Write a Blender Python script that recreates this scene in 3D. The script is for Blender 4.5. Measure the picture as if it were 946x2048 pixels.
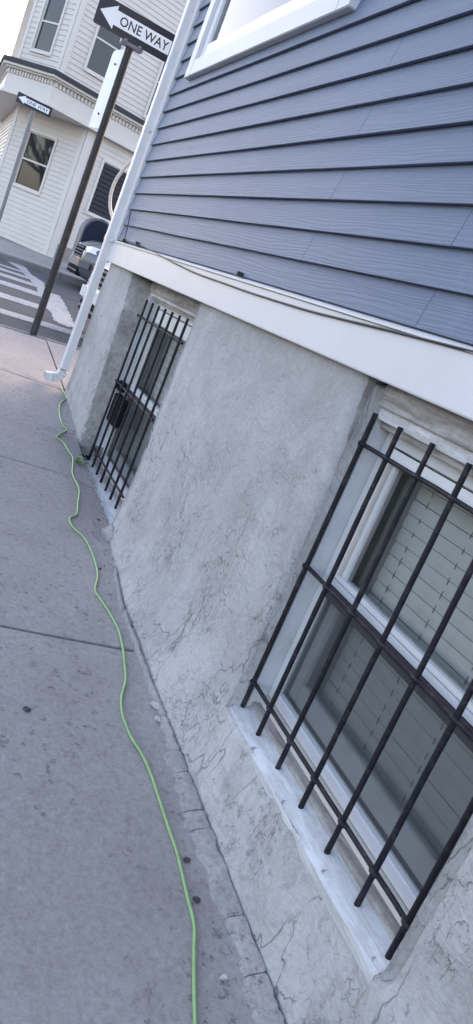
import bpy, bmesh, math, random
from mathutils import Vector, Matrix, noise
import numpy as np

# ------------------------------------------------------------------ scene, camera, light
sc = bpy.context.scene
for o in list(bpy.data.objects): bpy.data.objects.remove(o)
COL = sc.collection
S = 1.2                      # metres per unit of the layout (distance eye - wall = 1 unit)
ZO = 1.25                    # eye height above the pavement, in units
F_PX = 1559.05; CX, CY = 473.0, 1024.0
HEAD, PITCH, ROLL = 0.46562284, -0.23022033, 0.40109962

fwd = Vector((-math.cos(HEAD)*math.cos(PITCH), math.sin(HEAD)*math.cos(PITCH), math.sin(PITCH)))
r0 = fwd.cross(Vector((0, 0, 1))).normalized(); u0 = r0.cross(fwd)
RT = math.cos(ROLL)*r0 + math.sin(ROLL)*u0
UP = -math.sin(ROLL)*r0 + math.cos(ROLL)*u0
cam_d = bpy.data.cameras.new('camera'); cam = bpy.data.objects.new('camera', cam_d); COL.objects.link(cam)
cam_d.sensor_fit = 'VERTICAL'; cam_d.sensor_height = 36.0; cam_d.lens = F_PX/2048*36
cam_d.clip_start = 0.05; cam_d.clip_end = 2000
cam.matrix_world = Matrix(((RT.x, UP.x, -fwd.x, 0), (RT.y, UP.y, -fwd.y, -S), (RT.z, UP.z, -fwd.z, ZO*S), (0, 0, 0, 1)))
sc.camera = cam

SUN_EL, SUN_AZ = math.radians(24), Vector((-0.8, 0.6))      # sun stands behind the blue house
w = bpy.data.worlds.new('World'); sc.world = w; w.use_nodes = True
nt = w.node_tree; bg = nt.nodes['Background']
sky = nt.nodes.new('ShaderNodeTexSky'); sky.sky_type = 'NISHITA'; sky.sun_disc = False
sky.sun_elevation = SUN_EL; sky.sun_rotation = math.atan2(SUN_AZ.x, SUN_AZ.y)
sky.air_density = 1.0; sky.dust_density = 3.0; sky.ozone_density = 1.0
nt.links.new(sky.outputs[0], bg.inputs[0]); bg.inputs[1].default_value = 0.15
sd = bpy.data.lights.new('sun', 'SUN'); sd.energy = 0.5; sd.angle = math.radians(12); sd.color = (1, .95, .88)
sun = bpy.data.objects.new('sun', sd); COL.objects.link(sun)
sdir = Vector((SUN_AZ.x*math.cos(SUN_EL), SUN_AZ.y*math.cos(SUN_EL), math.sin(SUN_EL))).normalized()
sun.rotation_euler = sdir.to_track_quat('Z', 'Y').to_euler(); sun.location = (0, 10, 30)
sc.view_settings.view_transform = 'Standard'; sc.view_settings.look = 'None'
sc.view_settings.gamma = 1; sc.view_settings.use_curve_mapping = False
sc.view_settings.exposure = 2.6
sc.view_settings.use_white_balance = True
sc.view_settings.white_balance_temperature = 7400
sc.view_settings.white_balance_tint = 21

# ------------------------------------------------------------------ helpers
def W(p): return Vector((p[0]*S, p[1]*S, (p[2]+ZO)*S))
EYE = Vector((0, -1, 0))
def ray(x, y): return fwd + (x-CX)/F_PX*RT - (y-CY)/F_PX*UP
def atx(px, X): v = ray(*px); return EYE + v*(X/v.x)
def aty(px, Y): v = ray(*px); return EYE + v*((Y+1)/v.y)
def atf(px, fz, dz=0.0):                     # where a sight line meets a height field
    v = ray(*px); z = -.9
    for _ in range(60):
        p = EYE + v*(z/v.z); z = .5*z + .5*(fz(p.x, p.y)+dz)
    return EYE + v*(z/v.z)
def lerp(a, b, t): return a+(b-a)*t
def sstep(a, b, x):
    t = min(1, max(0, (x-a)/(b-a))); return t*t*(3-2*t)
def interp(x, pts): return float(np.interp(x, [p[0] for p in pts], [p[1] for p in pts]))
WL = {}
def fin(name, me, mat, parent=None, smooth=False, **props):
    me.materials.clear(); me.materials.append(mat)
    o = bpy.data.objects.new(name, me); COL.objects.link(o)
    if parent is not None: o.parent = parent
    WL[o.name] = WL.get(parent.name, Vector((0, 0, 0))) if parent is not None else Vector((0, 0, 0))
    if smooth:
        for p in me.polygons: p.use_smooth = True
    for k, v in props.items(): o[k] = v
    return o
def thing(name, base, label=None, cat=None, group=None, kind=None):
    o = bpy.data.objects.new(name, None); COL.objects.link(o); o.empty_display_size = .1
    o.location = W(base); WL[o.name] = W(base)
    if label: o['label'] = label
    if cat: o['category'] = cat
    if group: o['group'] = group
    if kind: o['kind'] = kind
    return o
def tag(o, label, cat, group=None):
    o['label'] = label; o['category'] = cat
    if group: o['group'] = group
    return o
class MB:
    """collects shapes in layout units; build() links them as ONE mesh object"""
    def __init__(s, xf=None): s.bm = bmesh.new(); s.xf = xf
    def _v(s, p):
        p = Vector(p)
        return s.bm.verts.new(s.xf(p) if s.xf else p)
    def poly(s, vs, fs):
        b = [s._v(v) for v in vs]
        for f in fs:
            try: s.bm.faces.new([b[i] for i in f])
            except ValueError: pass
        return b
    def box(s, x0, x1, y0, y1, z0, z1, bev=0):
        v = [(x, y, z) for x in (x0, x1) for y in (y0, y1) for z in (z0, z1)]
        f = [(0, 1, 3, 2), (4, 6, 7, 5), (0, 4, 5, 1), (2, 3, 7, 6), (0, 2, 6, 4), (1, 5, 7, 3)]
        if not bev: s.poly(v, f); return s
        t = bmesh.new(); b = [t.verts.new(q) for q in v]
        for q in f: t.faces.new([b[i] for i in q])
        bmesh.ops.recalc_face_normals(t, faces=t.faces)
        bmesh.ops.bevel(t, geom=t.edges[:], offset=bev, segments=2, affect='EDGES', clamp_overlap=True)
        t.verts.index_update()
        s.poly([q.co.copy() for q in t.verts], [[q.index for q in g.verts] for g in t.faces]); t.free(); return s
    def tube(s, pts, r, n=10, cap=True, jitter=0):
        pts = [Vector(p) for p in pts]; rings = []
        ref = None
        for i, p in enumerate(pts):
            d = (pts[min(i+1, len(pts)-1)] - pts[max(i-1, 0)]).normalized()
            if ref is None:
                ref = d.orthogonal().normalized()
            ref = (ref - d*ref.dot(d)).normalized(); b = d.cross(ref)
            rr = r[i] if isinstance(r, (list, tuple)) else r
            if jitter: rr *= 1+jitter*noise.noise(p*40)
            rings.append([s._v(p + rr*(math.cos(2*math.pi*k/n)*ref + math.sin(2*math.pi*k/n)*b)) for k in range(n)])
        for a, c in zip(rings, rings[1:]):
            for k in range(n): s.bm.faces.new((a[k], a[(k+1) % n], c[(k+1) % n], c[k]))
        if cap: s.bm.faces.new(rings[0][::-1]); s.bm.faces.new(rings[-1])
        return s
    def grid(s, us, vs, fn):
        b = [[s._v(fn(u_, v_)) for v_ in vs] for u_ in us]
        for i in range(len(us)-1):
            for j in range(len(vs)-1): s.bm.faces.new((b[i][j], b[i+1][j], b[i+1][j+1], b[i][j+1]))
        return b
    def extrude_poly(s, pts, thick):          # planar polygon pts, slab extruded by vector thick
        n = len(pts); t = Vector(thick)
        b = [s._v(p) for p in pts] + [s._v(Vector(p)+t) for p in pts]
        s.bm.faces.new(b[:n][::-1]); s.bm.faces.new(b[n:])
        for i in range(n): s.bm.faces.new((b[i], b[(i+1) % n], b[n+(i+1) % n], b[n+i]))
        return s
    def loft(s, rings, cap=True):
        bb = [[s._v(p) for p in r] for r in rings]; n = len(rings[0])
        for a, c in zip(bb, bb[1:]):
            for k in range(n): s.bm.faces.new((a[k], a[(k+1) % n], c[(k+1) % n], c[k]))
        if cap: s.bm.faces.new(bb[0][::-1]); s.bm.faces.new(bb[-1])
        return s
    def build(s, name, mat, parent=None, smooth=False, metres=False, normals=True, **props):
        if normals: bmesh.ops.recalc_face_normals(s.bm, faces=s.bm.faces)
        off = WL[parent.name] if parent is not None else Vector((0, 0, 0))
        for v in s.bm.verts: v.co = (v.co if metres else W(v.co)) - off
        me = bpy.data.meshes.new(name); s.bm.to_mesh(me); s.bm.free()
        o = fin(name, me, mat, parent, smooth, **props)
        if smooth == 'auto':
            for p in me.polygons: p.use_smooth = True
            me.set_sharp_from_angle(angle=math.radians(35))
        return o

# ------------------------------------------------------------------ materials
class N:
    def __init__(s, name):
        s.m = bpy.data.materials.new(name); s.m.use_nodes = True; s.t = s.m.node_tree
        s.b = s.t.nodes['Principled BSDF']; s.out = s.t.nodes['Material Output']
    def n(s, typ, **kw):
        q = s.t.nodes.new('ShaderNode'+typ)
        for k, v in kw.items():
            if k.startswith('i_'):
                key = k[2:].replace('_', ' ')
                q.inputs[int(key) if key.isdigit() else key].default_value = v
            else: setattr(q, k, v)
        return q
    def l(s, a, b): s.t.links.new(a, b)
    def pos(s, scale=(1, 1, 1)):
        g = s.n('NewGeometry'); m = s.n('Mapping'); m.inputs['Scale'].default_value = scale
        s.l(g.outputs['Position'], m.inputs['Vector']); return m.outputs[0]
    def obj(s, scale=(1, 1, 1)):
        g = s.n('TexCoord'); m = s.n('Mapping'); m.inputs['Scale'].default_value = scale
        s.l(g.outputs['Object'], m.inputs['Vector']); return m.outputs[0]
    def noise(s, vec, scale, detail=5, rough=.55, dist=0):
        q = s.n('TexNoise'); s.l(vec, q.inputs['Vector'])
        q.inputs['Scale'].default_value = scale; q.inputs['Detail'].default_value = detail
        q.inputs['Roughness'].default_value = rough; q.inputs['Distortion'].default_value = dist
        return q.outputs[0]
    def ramp(s, fac, stops):
        q = s.n('ValToRGB'); s.l(fac, q.inputs[0]); e = q.color_ramp.elements
        while len(e) < len(stops): e.new(.5)
        for i, (p, c) in enumerate(stops):
            e[i].position = p; e[i].color = (c, c, c, 1) if isinstance(c, (int, float)) else (*c, 1)
        return q.outputs[0]
    def mix(s, fac, a, b, mode='MIX'):
        q = s.n('Mix', data_type='RGBA', blend_type=mode)
        for v, i in ((fac, 0), (a, 6), (b, 7)):
            if isinstance(v, (int, float)): q.inputs[i].default_value = v
            elif isinstance(v, tuple): q.inputs[i].default_value = (*v, 1)
            else: s.l(v, q.inputs[i])
        return q.outputs[2]
    def math(s, op, a, b=0.0):
        q = s.n('Math', operation=op)
        for v, i in ((a, 0), (b, 1)):
            if isinstance(v, (int, float)): q.inputs[i].default_value = v
            else: s.l(v, q.inputs[i])
        return q.outputs[0]
    def bump(s, h, strength=.5, dist=.01, prev=None):
        q = s.n('Bump'); s.l(h, q.inputs['Height']); q.inputs['Strength'].default_value = strength
        q.inputs['Distance'].default_value = dist
        if prev is not None: s.l(prev, q.inputs['Normal'])
        return q.outputs[0]
    def cells(s, vec, scale, feature='F1', rnd=1.0):
        q = s.n('TexVoronoi', feature=feature); s.l(vec, q.inputs['Vector']); q.inputs['Scale'].default_value = scale
        q.inputs['Randomness'].default_value = rnd
        return q.outputs['Distance']
    def distort(s, vec, scale, amt):
        q = s.n('TexNoise'); s.l(vec, q.inputs['Vector']); q.inputs['Scale'].default_value = scale; q.inputs['Detail'].default_value = 4
        m = s.n('VectorMath', operation='MULTIPLY_ADD'); s.l(q.outputs[1], m.inputs[0]); m.inputs[1].default_value = (amt,)*3
        s.l(vec, m.inputs[2]); return m.outputs[0]
    def set(s, col=None, rough=None, normal=None, metal=None, spec=None):
        for v, k in ((col, 'Base Color'), (rough, 'Roughness'), (metal, 'Metallic'), (spec, 'Specular IOR Level')):
            if v is None: continue
            if isinstance(v, (int, float)): s.b.inputs[k].default_value = v
            elif isinstance(v, tuple): s.b.inputs[k].default_value = (*v, 1)
            else: s.l(v, s.b.inputs[k])
        if normal is not None: s.l(normal, s.b.inputs['Normal'])
        return s.m

def m_paint(name, col, rough=.5, var=.12, bump=.15, scale=6, dirt=None, dirt_amt=.3, spec=.4):
    k = N(name); p = k.pos()
    n1 = k.noise(p, scale, 6, .6); n2 = k.noise(p, scale*14, 4, .6)
    c = k.mix(k.ramp(n1, [(.3, 0), (.7, 1)]), tuple(x*(1-var) for x in col), tuple(min(.9, x*(1+var)) for x in col))
    if dirt:
        dm = k.ramp(k.noise(p, scale*1.7, 8, .7, .4), [(.52, 0), (.75, dirt_amt)])
        c = k.mix(dm, c, dirt)
    nr = k.bump(n2, bump, .002)
    return k.set(c, rough, nr, spec=spec)

def m_stucco():
    k = N('stucco'); p = k.pos(); pd = k.distort(p, 3, .10)
    n1 = k.noise(p, 1.6, 7, .62, .5); n2 = k.noise(pd, 7, 8, .65, .6); n3 = k.noise(p, 90, 4, .6)
    pv = k.pos((3.2, 3.2, .8)); nv = k.noise(pv, 2.2, 6, .6, .3)
    c = k.mix(k.ramp(n1, [(.3, 0), (.72, 1)]), (.285, .276, .268), (.45, .44, .43))
    c = k.mix(k.ramp(n2, [(.40, 0), (.66, .45)]), c, (.44, .434, .428))
    c = k.mix(k.ramp(nv, [(.5, 0), (.75, .45)]), c, (.29, .282, .272))
    pit = k.ramp(k.noise(p, 26, 6, .7), [(.28, .5), (.36, 0)])
    c = k.mix(pit, c, (.22, .21, .2))
    fine = k.noise(p, 60, 6, .75); c = k.mix(k.ramp(fine, [(.36, .35), (.5, 0)]), c, (.24, .235, .23)); c = k.mix(k.ramp(fine, [(.54, 0), (.7, .3)]), c, (.55, .545, .54))
    # hairline cracks, denser towards the pavement
    pa = k.pos((1.3, 1.3, .55)); w1 = k.distort(k.distort(pa, 5, .22), 22, .05); w2 = k.distort(k.distort(pa, 11, .12), 40, .03)
    e1 = k.cells(w1, 4.0, 'DISTANCE_TO_EDGE'); e2 = k.cells(w2, 17, 'DISTANCE_TO_EDGE'); e3 = k.cells(w2, 34, 'DISTANCE_TO_EDGE')
    sx = k.n('SeparateXYZ'); g = k.n('NewGeometry'); k.l(g.outputs['Position'], sx.inputs[0])
    gz = k.math('ADD', k.math('MULTIPLY', sx.outputs[0], .086), sx.outputs[2])         # height above the sloping pavement
    low = k.n('MapRange'); k.l(gz, low.inputs[0]); low.inputs[1].default_value = .12; low.inputs[2].default_value = .95
    low.inputs[3].default_value = 1.0; low.inputs[4].default_value = 0.0
    mk = k.math('MULTIPLY', k.ramp(k.noise(p, 3.1, 3, .5), [(.46, 0), (.56, 1)]), low.outputs[0])
    clu = k.math('MULTIPLY', k.ramp(k.noise(p, 3.7, 4, .6), [(.47, 0), (.6, 1)]), k.ramp(low.outputs[0], [(.12, 0), (.45, 1)]))
    mk2 = k.math('MULTIPLY', clu, k.ramp(k.noise(p, 28, 3, .5), [(.44, 0), (.56, 1)])); mk3 = k.math('MULTIPLY', clu, k.ramp(k.noise(p, 37, 3, .5), [(.5, 0), (.6, .8)]))
    cr = k.math('MULTIPLY', k.ramp(e1, [(.0, 1), (.010, 0)]), mk)
    cr = k.math('MAXIMUM', cr, k.math('MULTIPLY', k.ramp(e2, [(.0, 1), (.030, 0)]), mk2))
    cr = k.math('MAXIMUM', cr, k.math('MULTIPLY', k.ramp(e3, [(.0, .8), (.045, 0)]), mk3))
    c = k.mix(k.math('MULTIPLY', cr, .6), c, (.16, .155, .15))
    st = k.math('MULTIPLY', k.ramp(k.noise(k.distort(p, 12, .08), 9, 7, .7, .8), [(.55, 0), (.60, 1)]), k.ramp(low.outputs[0], [(.72, 0), (.9, .5)]))
    c = k.mix(st, c, (.27, .262, .255))
    # bare old cement showing in the window recesses
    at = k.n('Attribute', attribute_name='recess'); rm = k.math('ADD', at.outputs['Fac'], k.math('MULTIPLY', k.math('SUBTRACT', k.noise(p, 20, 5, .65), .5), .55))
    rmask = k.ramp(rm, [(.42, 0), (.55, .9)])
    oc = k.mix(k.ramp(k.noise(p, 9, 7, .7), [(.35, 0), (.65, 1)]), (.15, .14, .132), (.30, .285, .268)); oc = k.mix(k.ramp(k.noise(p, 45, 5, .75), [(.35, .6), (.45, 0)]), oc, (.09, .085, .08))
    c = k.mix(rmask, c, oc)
    h = k.math('ADD', k.math('MULTIPLY', n2, 1.0), k.math('MULTIPLY', cr, -.6))
    h = k.math('ADD', h, k.math('MULTIPLY', pit, -.5))
    n6 = k.noise(p, 34, 6, .7)
    nr = k.bump(h, .65, .04); nr = k.bump(n6, .3, .007, nr); nr = k.bump(n3, .3, .004, nr)
    return k.set(c, .92, nr, spec=.2)

def m_concrete(name, a, b, speck=.16, pits=.5, scale=1.0):
    k = N(name); p = k.pos()
    n1 = k.noise(p, .9*scale, 8, .65, .3); n2 = k.noise(p, 6, 7, .7); n3 = k.noise(p, 160, 3, .7); n4 = k.noise(p, 420, 2, .6)
    c = k.mix(k.ramp(n1, [(.28, 0), (.72, 1)]), a, b)
    c = k.mix(k.ramp(n2, [(.4, 0), (.75, .35)]), c, tuple(x*.72 for x in a))
    n5 = k.noise(p, 55, 5, .75); c = k.mix(k.ramp(n5, [(.36, speck*2.2), (.52, 0)]), c, tuple(x*.45 for x in a)); c = k.mix(k.ramp(n5, [(.55, 0), (.7, speck*1.6)]), c, tuple(min(.6, x*1.5) for x in b))
    c = k.mix(k.ramp(n3, [(.35, speck), (.5, 0)]), c, (.07, .07, .075))
    c = k.mix(k.ramp(n4, [(.55, 0), (.75, speck*1.4)]), c, (.55, .54, .53))
    # pits, worn through in clusters
    pm = k.math('MULTIPLY', k.ramp(k.noise(p, 34, 6, .75), [(.57, 0), (.63, 1)]), k.ramp(k.noise(p, 2.1, 4, .65), [(.47, 0), (.6, pits*1.5)]))
    c = k.mix(pm, c, (.10, .098, .095))
    tiny = k.ramp(k.cells(p, 30), [(.025, .8), (.05, 0)])
    tm = k.math('MULTIPLY', tiny, k.ramp(k.noise(p, 7, 2, .5), [(.5, 0), (.6, 1)]))
    c = k.mix(tm, c, (.06, .06, .06))
    gum = k.math('MULTIPLY', k.ramp(k.cells(k.distort(p, 30, .02), 3.2), [(.055, .6), (.075, 0)]), k.ramp(k.noise(p, 1.3, 2, .5), [(.5, 0), (.56, 1)]))
    c = k.mix(gum, c, tuple(x*.45 for x in a))
    oi = k.n('ObjectInfo'); c = k.mix(k.math('MULTIPLY', oi.outputs['Random'], .16), c, tuple(x*.7 for x in a))
    c = k.mix(k.ramp(k.noise(p, 1.9, 5, .7, .8), [(.52, 0), (.68, .22)]), c, tuple(x*.6 for x in a))
    h = k.math('ADD', k.math('MULTIPLY', n3, .5), k.math('ADD', k.math('MULTIPLY', pm, -1.1), k.math('MULTIPLY', n2, .6)))
    nr = k.bump(h, .45, .005); nr = k.bump(n4, .2, .0015, nr)
    return k.set(c, .93, nr, spec=.2)

def m_clapboard(name, col):
    k = N(name); oi = k.n('ObjectInfo')
    g = k.n('NewGeometry'); cmb = k.n('CombineXYZ'); sp = k.n('SeparateXYZ'); k.l(g.outputs['Position'], sp.inputs[0])
    k.l(k.math('ADD', sp.outputs[0], k.math('MULTIPLY', oi.outputs['Random'], 37.0)), cmb.inputs[0])
    k.l(sp.outputs[1], cmb.inputs[1]); k.l(k.math('ADD', sp.outputs[2], k.math('MULTIPLY', oi.outputs['Random'], 11.0)), cmb.inputs[2])
    mp = k.n('Mapping'); mp.inputs['Scale'].default_value = (1.6, 5, 26); k.l(cmb.outputs[0], mp.inputs[0])
    d = k.distort(mp.outputs[0], .55, 2.2)
    wv = k.n('TexWave', wave_type='BANDS', bands_direction='Z'); k.l(d, wv.inputs['Vector'])
    wv.inputs['Scale'].default_value = 1.0; wv.inputs['Distortion'].default_value = 2.5; wv.inputs['Detail'].default_value = 3; wv.inputs['Detail Scale'].default_value = 1.3
    fine = k.n('Mapping'); fine.inputs['Scale'].default_value = (6, 30, 190); k.l(cmb.outputs[0], fine.inputs[0])
    n2 = k.noise(fine.outputs[0], 1.0, 4, .6)
    n1 = k.noise(k.pos(), 1.3, 5, .6)
    base = k.mix(k.ramp(n1, [(.3, 0), (.7, 1)]), tuple(x*.93 for x in col), tuple(x*1.07 for x in col))
    base = k.mix(k.math('MULTIPLY', oi.outputs['Random'], .12), base, tuple(x*.8 for x in col))
    base = k.mix(k.ramp(k.noise(k.pos(), 5, 7, .7), [(.58, 0), (.8, .18)]), base, (.3, .31, .33))
    h = k.math('ADD', wv.outputs['Fac'], k.math('MULTIPLY', n2, .7))
    nr = k.bump(h, .34, .0022)
    return k.set(base, .55, nr, spec=.35)

def m_worn_paint(name, paint, under, amount=.5, along=(4, 30, 30)):
    k = N(name); p = k.pos(along); q = k.pos()
    n = k.noise(p, 1.5, 8, .7, .4); f = k.noise(q, 60, 5, .7)
    mk = k.ramp(k.math('ADD', k.math('MULTIPLY', n, .75), k.math('MULTIPLY', f, .25)), [(.5-.1*amount, 1), (.56, 0)])
    c = k.mix(k.math('MULTIPLY', mk, amount), paint, under)
    c = k.mix(k.ramp(k.noise(q, 3, 6, .7), [(.45, 0), (.75, .4)]), c, tuple(x*.6 for x in under))
    nr = k.bump(mk, .4, -.003); nr = k.bump(f, .2, .002, nr)
    return k.set(c, .75, nr, spec=.25)

def m_glass(name, tint=(.93, .95, .95)):
    k = N(name); t = k.n('BsdfTransparent'); t.inputs[0].default_value = (*tint, 1)
    g = k.n('BsdfGlossy'); g.inputs['Roughness'].default_value = .015
    wob = k.bump(k.noise(k.pos(), 2.2, 2, .4), .05, .02); k.l(wob, g.inputs['Normal'])
    fr = k.n('Fresnel'); fr.inputs[0].default_value = 1.5
    m = k.n('MixShader'); k.l(fr.outputs[0], m.inputs[0]); k.l(t.outputs[0], m.inputs[1]); k.l(g.outputs[0], m.inputs[2])
    k.l(m.outputs[0], k.out.inputs[0]); return k.m
def m_screen():
    k = N('insect_screen'); t = k.n('BsdfTransparent'); d = k.n('BsdfDiffuse'); d.inputs[0].default_value = (.10, .105, .108, 1)
    m = k.n('MixShader'); m.inputs[0].default_value = .40
    k.l(t.outputs[0], m.inputs[1]); k.l(d.outputs[0], m.inputs[2]); k.l(m.outputs[0], k.out.inputs[0]); return k.m
def m_glossy(name, col, rough=.2, metal=0., spec=.5):
    k = N(name); n1 = k.noise(k.pos(), 5, 4, .6)
    c = k.mix(k.ramp(n1, [(.3, 0), (.7, 1)]), tuple(x*.92 for x in col), tuple(min(.95, x*1.06) for x in col))
    return k.set(c, rough, None, metal, spec)

M = dict(
    stucco=m_stucco(),
    walk=m_concrete('sidewalk_concrete', (.295, .270, .254), (.372, .344, .326)),
    walk_far=m_concrete('far_sidewalk_concrete', (.26, .25, .235), (.34, .325, .30)),
    joint=m_concrete('joint_dirt', (.055, .05, .046), (.09, .083, .075)),
    oldcement=m_concrete('old_cement', (.15, .142, .135), (.30, .285, .265), speck=.3, pits=.9, scale=4),
    mortar=m_concrete('mortar', (.27, .252, .242), (.37, .35, .338), speck=.2),
    asphalt=m_concrete('asphalt', (.055, .056, .06), (.095, .095, .10), speck=.3),
    roadpaint=m_worn_paint('road_paint', (.42, .42, .415), (.16, .16, .16), .65, (20, 20, 20)),
    granite=m_concrete('granite_kerb', (.16, .155, .15), (.26, .25, .24), speck=.4),
    siding=m_clapboard('blue_siding', (.100, .136, .200)),
    white=m_paint('white_trim', (.55, .55, .555), .45, .03, .12, 3, (.45, .44, .42), .12),
    alu=m_paint('white_aluminium', (.56, .565, .57), .42, .05, .1, 5, (.33, .32, .30), .35),
    vinyl=m_paint('white_vinyl', (.70, .70, .69), .4, .04, .08, 4, (.38, .36, .33), .3),
    cream=m_paint('cream_strip', (.56, .53, .48), .6, .06, .2, 6, (.3, .27, .24), .4),
    jamb=m_paint('jamb_paint', (.52, .54, .56), .6, .07, .25, 5, (.25, .24, .23), .5),
    worn=m_worn_paint('worn_sill_paint', (.55, .565, .57), (.38, .36, .34), .7),
    bare=m_worn_paint('weathered_wood', (.40, .375, .36), (.21, .19, .175), .9),
    worn_head=m_worn_paint('worn_head_paint', (.60, .60, .60), (.30, .28, .26), .55),
    sash=m_paint('grey_sash', (.36, .37, .37), .55, .06, .15, 5, (.2, .19, .18), .4),
    darkframe=m_paint('black_rail', (.035, .035, .042), .45, .1, .1, 8, (.16, .16, .16), .3),
    iron=m_paint('black_iron', (.008, .008, .013), .5, .2, .8, 22, (.13, .11, .10), .4, .25),
    blind=m_paint('blind_slat', (.56, .575, .555), .5, .04, .05, 3),
    cord=m_paint('blind_cord', (.16, .165, .165), .8, .05, .1),
    dark=m_paint('dark_interior', (.05, .05, .055), .9, .1, .1),
    inner=m_paint('inner_jamb', (.34, .345, .335), .7, .08, .1, 4, (.18, .17, .16), .5),
    glass=m_glass('glass'), screen=m_screen(),
    hose=m_paint('green_hose', (.205, .35, .145), .38, .10, .1, 30, (.30, .33, .26), .5),
    cable=m_glossy('black_cable', (.02, .02, .024), .5),
    beige=m_paint('beige_cable', (.50, .47, .42), .5, .05, .05),
    pole=m_paint('dark_pole', (.020, .018, .021), .6, .25, .5, 9, (.09, .075, .065), .6),
    galv=m_paint('galvanised', (.17, .175, .185), .45, .15, .3, 14),
    signwhite=m_glossy('sign_white', (.78, .79, .80), .35),
    signblack=m_glossy('sign_black', (.012, .012, .018), .35),
    signback=m_paint('sign_aluminium', (.62, .66, .68), .3, .08, .1, 7),
    fsiding=m_paint('far_siding', (.60, .545, .49), .6, .04, .2, 2),
    ftrim=m_paint('far_trim', (.63, .58, .53), .55, .03, .1, 2),
    fledge=m_paint('dark_ledge', (.035, .036, .044), .7, .15, .3, 5),
    ffound=m_concrete('far_foundation', (.27, .25, .22), (.36, .335, .30)),
    fglass=m_glossy('dark_pane', (.02, .022, .025), .04, 0, .6),
    curtain=m_paint('curtain', (.55, .53, .48), .9, .1, .1),
    shutter=m_paint('dark_shutter', (.020, .022, .034), .5, .1, .1),
    mailbox=m_glossy('navy_enamel', (.012, .017, .036), .55, 0, .2),
    mailstrip=m_glossy('navy_enamel_pale', (.10, .11, .125), .45),  # paler navy of the mailbox body round the dark end panel
    label=m_glossy('paper_label', (.7, .7, .68), .5),
    greycar=m_glossy('grey_car_paint', (.10, .108, .125), .22, .3),
    whitecar=m_glossy('white_car_paint', (.72, .73, .74), .18),
    tyre=m_paint('tyre_rubber', (.018, .018, .018), .85, .1, .2),
    rim=m_glossy('alloy', (.5, .5, .52), .25, .9),
    carglass=m_glossy('car_glass', (.015, .017, .02), .05, 0, .7),
    lamp=m_glossy('lamp_lens', (.70, .72, .74), .08),
    chrome=m_glossy('chrome', (.42, .43, .45), .35, .6),
    plastic=m_glossy('black_plastic', (.015, .015, .017), .9, 0, .08),
    carbar=m_glossy('satin_bar', (.22, .22, .23), .9, 0, .08),
    redlens=m_glossy('red_lens', (.35, .02, .02), .15),
    stone_l=m_concrete('pale_stone', (.38, .365, .35), (.5, .48, .46)),
    stone_d=m_concrete('dark_stone', (.05, .05, .055), (.08, .08, .085)),
    weed=m_paint('weed_green', (.10, .20, .05), .6, .3, .1, 40),
    rubble=m_concrete('rubble', (.22, .205, .19), (.34, .32, .30)),
)

# ------------------------------------------------------------------ ground
PROF = [(-6.2, -.72), (-4.8, -.842), (-4, -.925), (-3, -1.0), (-2.2, -1.062), (-1, -1.165), (0, -1.25), (4, -1.59)]
def zwalk(X, y):
    t = min(1, max(0, (-4.8-X)/1.4))
    dip = .03*sstep(-.14, -.01, y)*sstep(-4.25, -4.0, X)*(1-sstep(-2.95, -2.7, X)) if y < .1 else 0
    return interp(X, PROF) + .06*t*min(8, max(-3, y)) - dip
def zroad(X, y):
    yy = min(12, max(-4, y))
    if X > -6.2:
        t = min(1, max(0, (-4.8-X)/1.4)); return interp(X, PROF) - .08 + .06*t*yy
    return -.80 + .0154*min(30, (-6.2-X)) + .06*yy
def zfar(X, y): return zroad(-14, y) + .10 + .03*(-14-X)

xs = [-600, -200, -80, -40, -30, -22, -18, -14, -12, -10, -8, -6.2, -6.1, -5.5, -4.8, -4, -3, -2.2, -1, 0, 4, 10, 30, 100, 400]
ys = [-500, -120, -40, -15, -8, -4, -3, -2, -1, 0, 1, 2, 4, 8, 12, 30, 100, 500]
mb = MB(); mb.grid(xs, ys, lambda x, y: (x, y, zroad(x, y) - (0.0 if x <= -6.2 else .02)))
mb.build('road', M['asphalt'], kind='structure')

# near sidewalk: bed, then one slab after another with open joints
side = MB(); KY = -1.75
side.grid([-6.2, -5.5, -4.8, -4, -3, -2.2, -1, 0, 4], [KY, -1, -.5, -.12, -.01], lambda x, y: (x, y, zwalk(x, y)-.018))
side.grid([-6.2, -5.5, -4.82], [-.01, .3, 1, 2, 3.5], lambda x, y: (x, y, zwalk(x, y)-.018))
walk = side.build('sidewalk', M['joint'], kind='structure')
cuts = [-6.11, -4.86, -3.46, -2.085, -.70, .70, 2.1]
rng = random.Random(4)
def slab(x0, x1, y0, y1, nx=14, ny=12):
    m = MB(); g = .0075
    xs_ = [lerp(x0+g, x1-g, i/nx) for i in range(nx+1)]; ys_ = [lerp(y0, y1, j/ny) for j in range(ny+1)]
    xs_.insert(1, xs_[0]+.006); xs_.insert(-1, xs_[-1]-.006)
    tilt = rng.uniform(-.003, .003)
    def f(x, y):
        e = min(x-(x0+g), (x1-g)-x); r = 0 if e > .005 else -.0045
        n_ = .0025*noise.noise(Vector((x*2.2, y*2.2, 3.1)))
        jit = .004*noise.noise(Vector((x*3, y*16, 9))) if e < .005 else 0
        return (x+jit, y, zwalk(x, y)+r+n_+tilt*(y+.5))
    top = m.grid(xs_, ys_, f)
    for row, dy in ((top[0], 0), (top[-1], 0)):
        low = [m.bm.verts.new((v.co.x, v.co.y, v.co.z-.03)) for v in row]
        for j in range(len(row)-1): m.bm.faces.new((row[j], row[j+1], low[j+1], low[j]))
    return m.build('slab', M['walk'], walk, smooth='auto')
for a, b in zip(cuts, cuts[1:]): slab(a, b, KY+.13, .004, ny=24)
slab(-6.11, -4.86, .010, 3.5, 10, 16)
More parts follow.
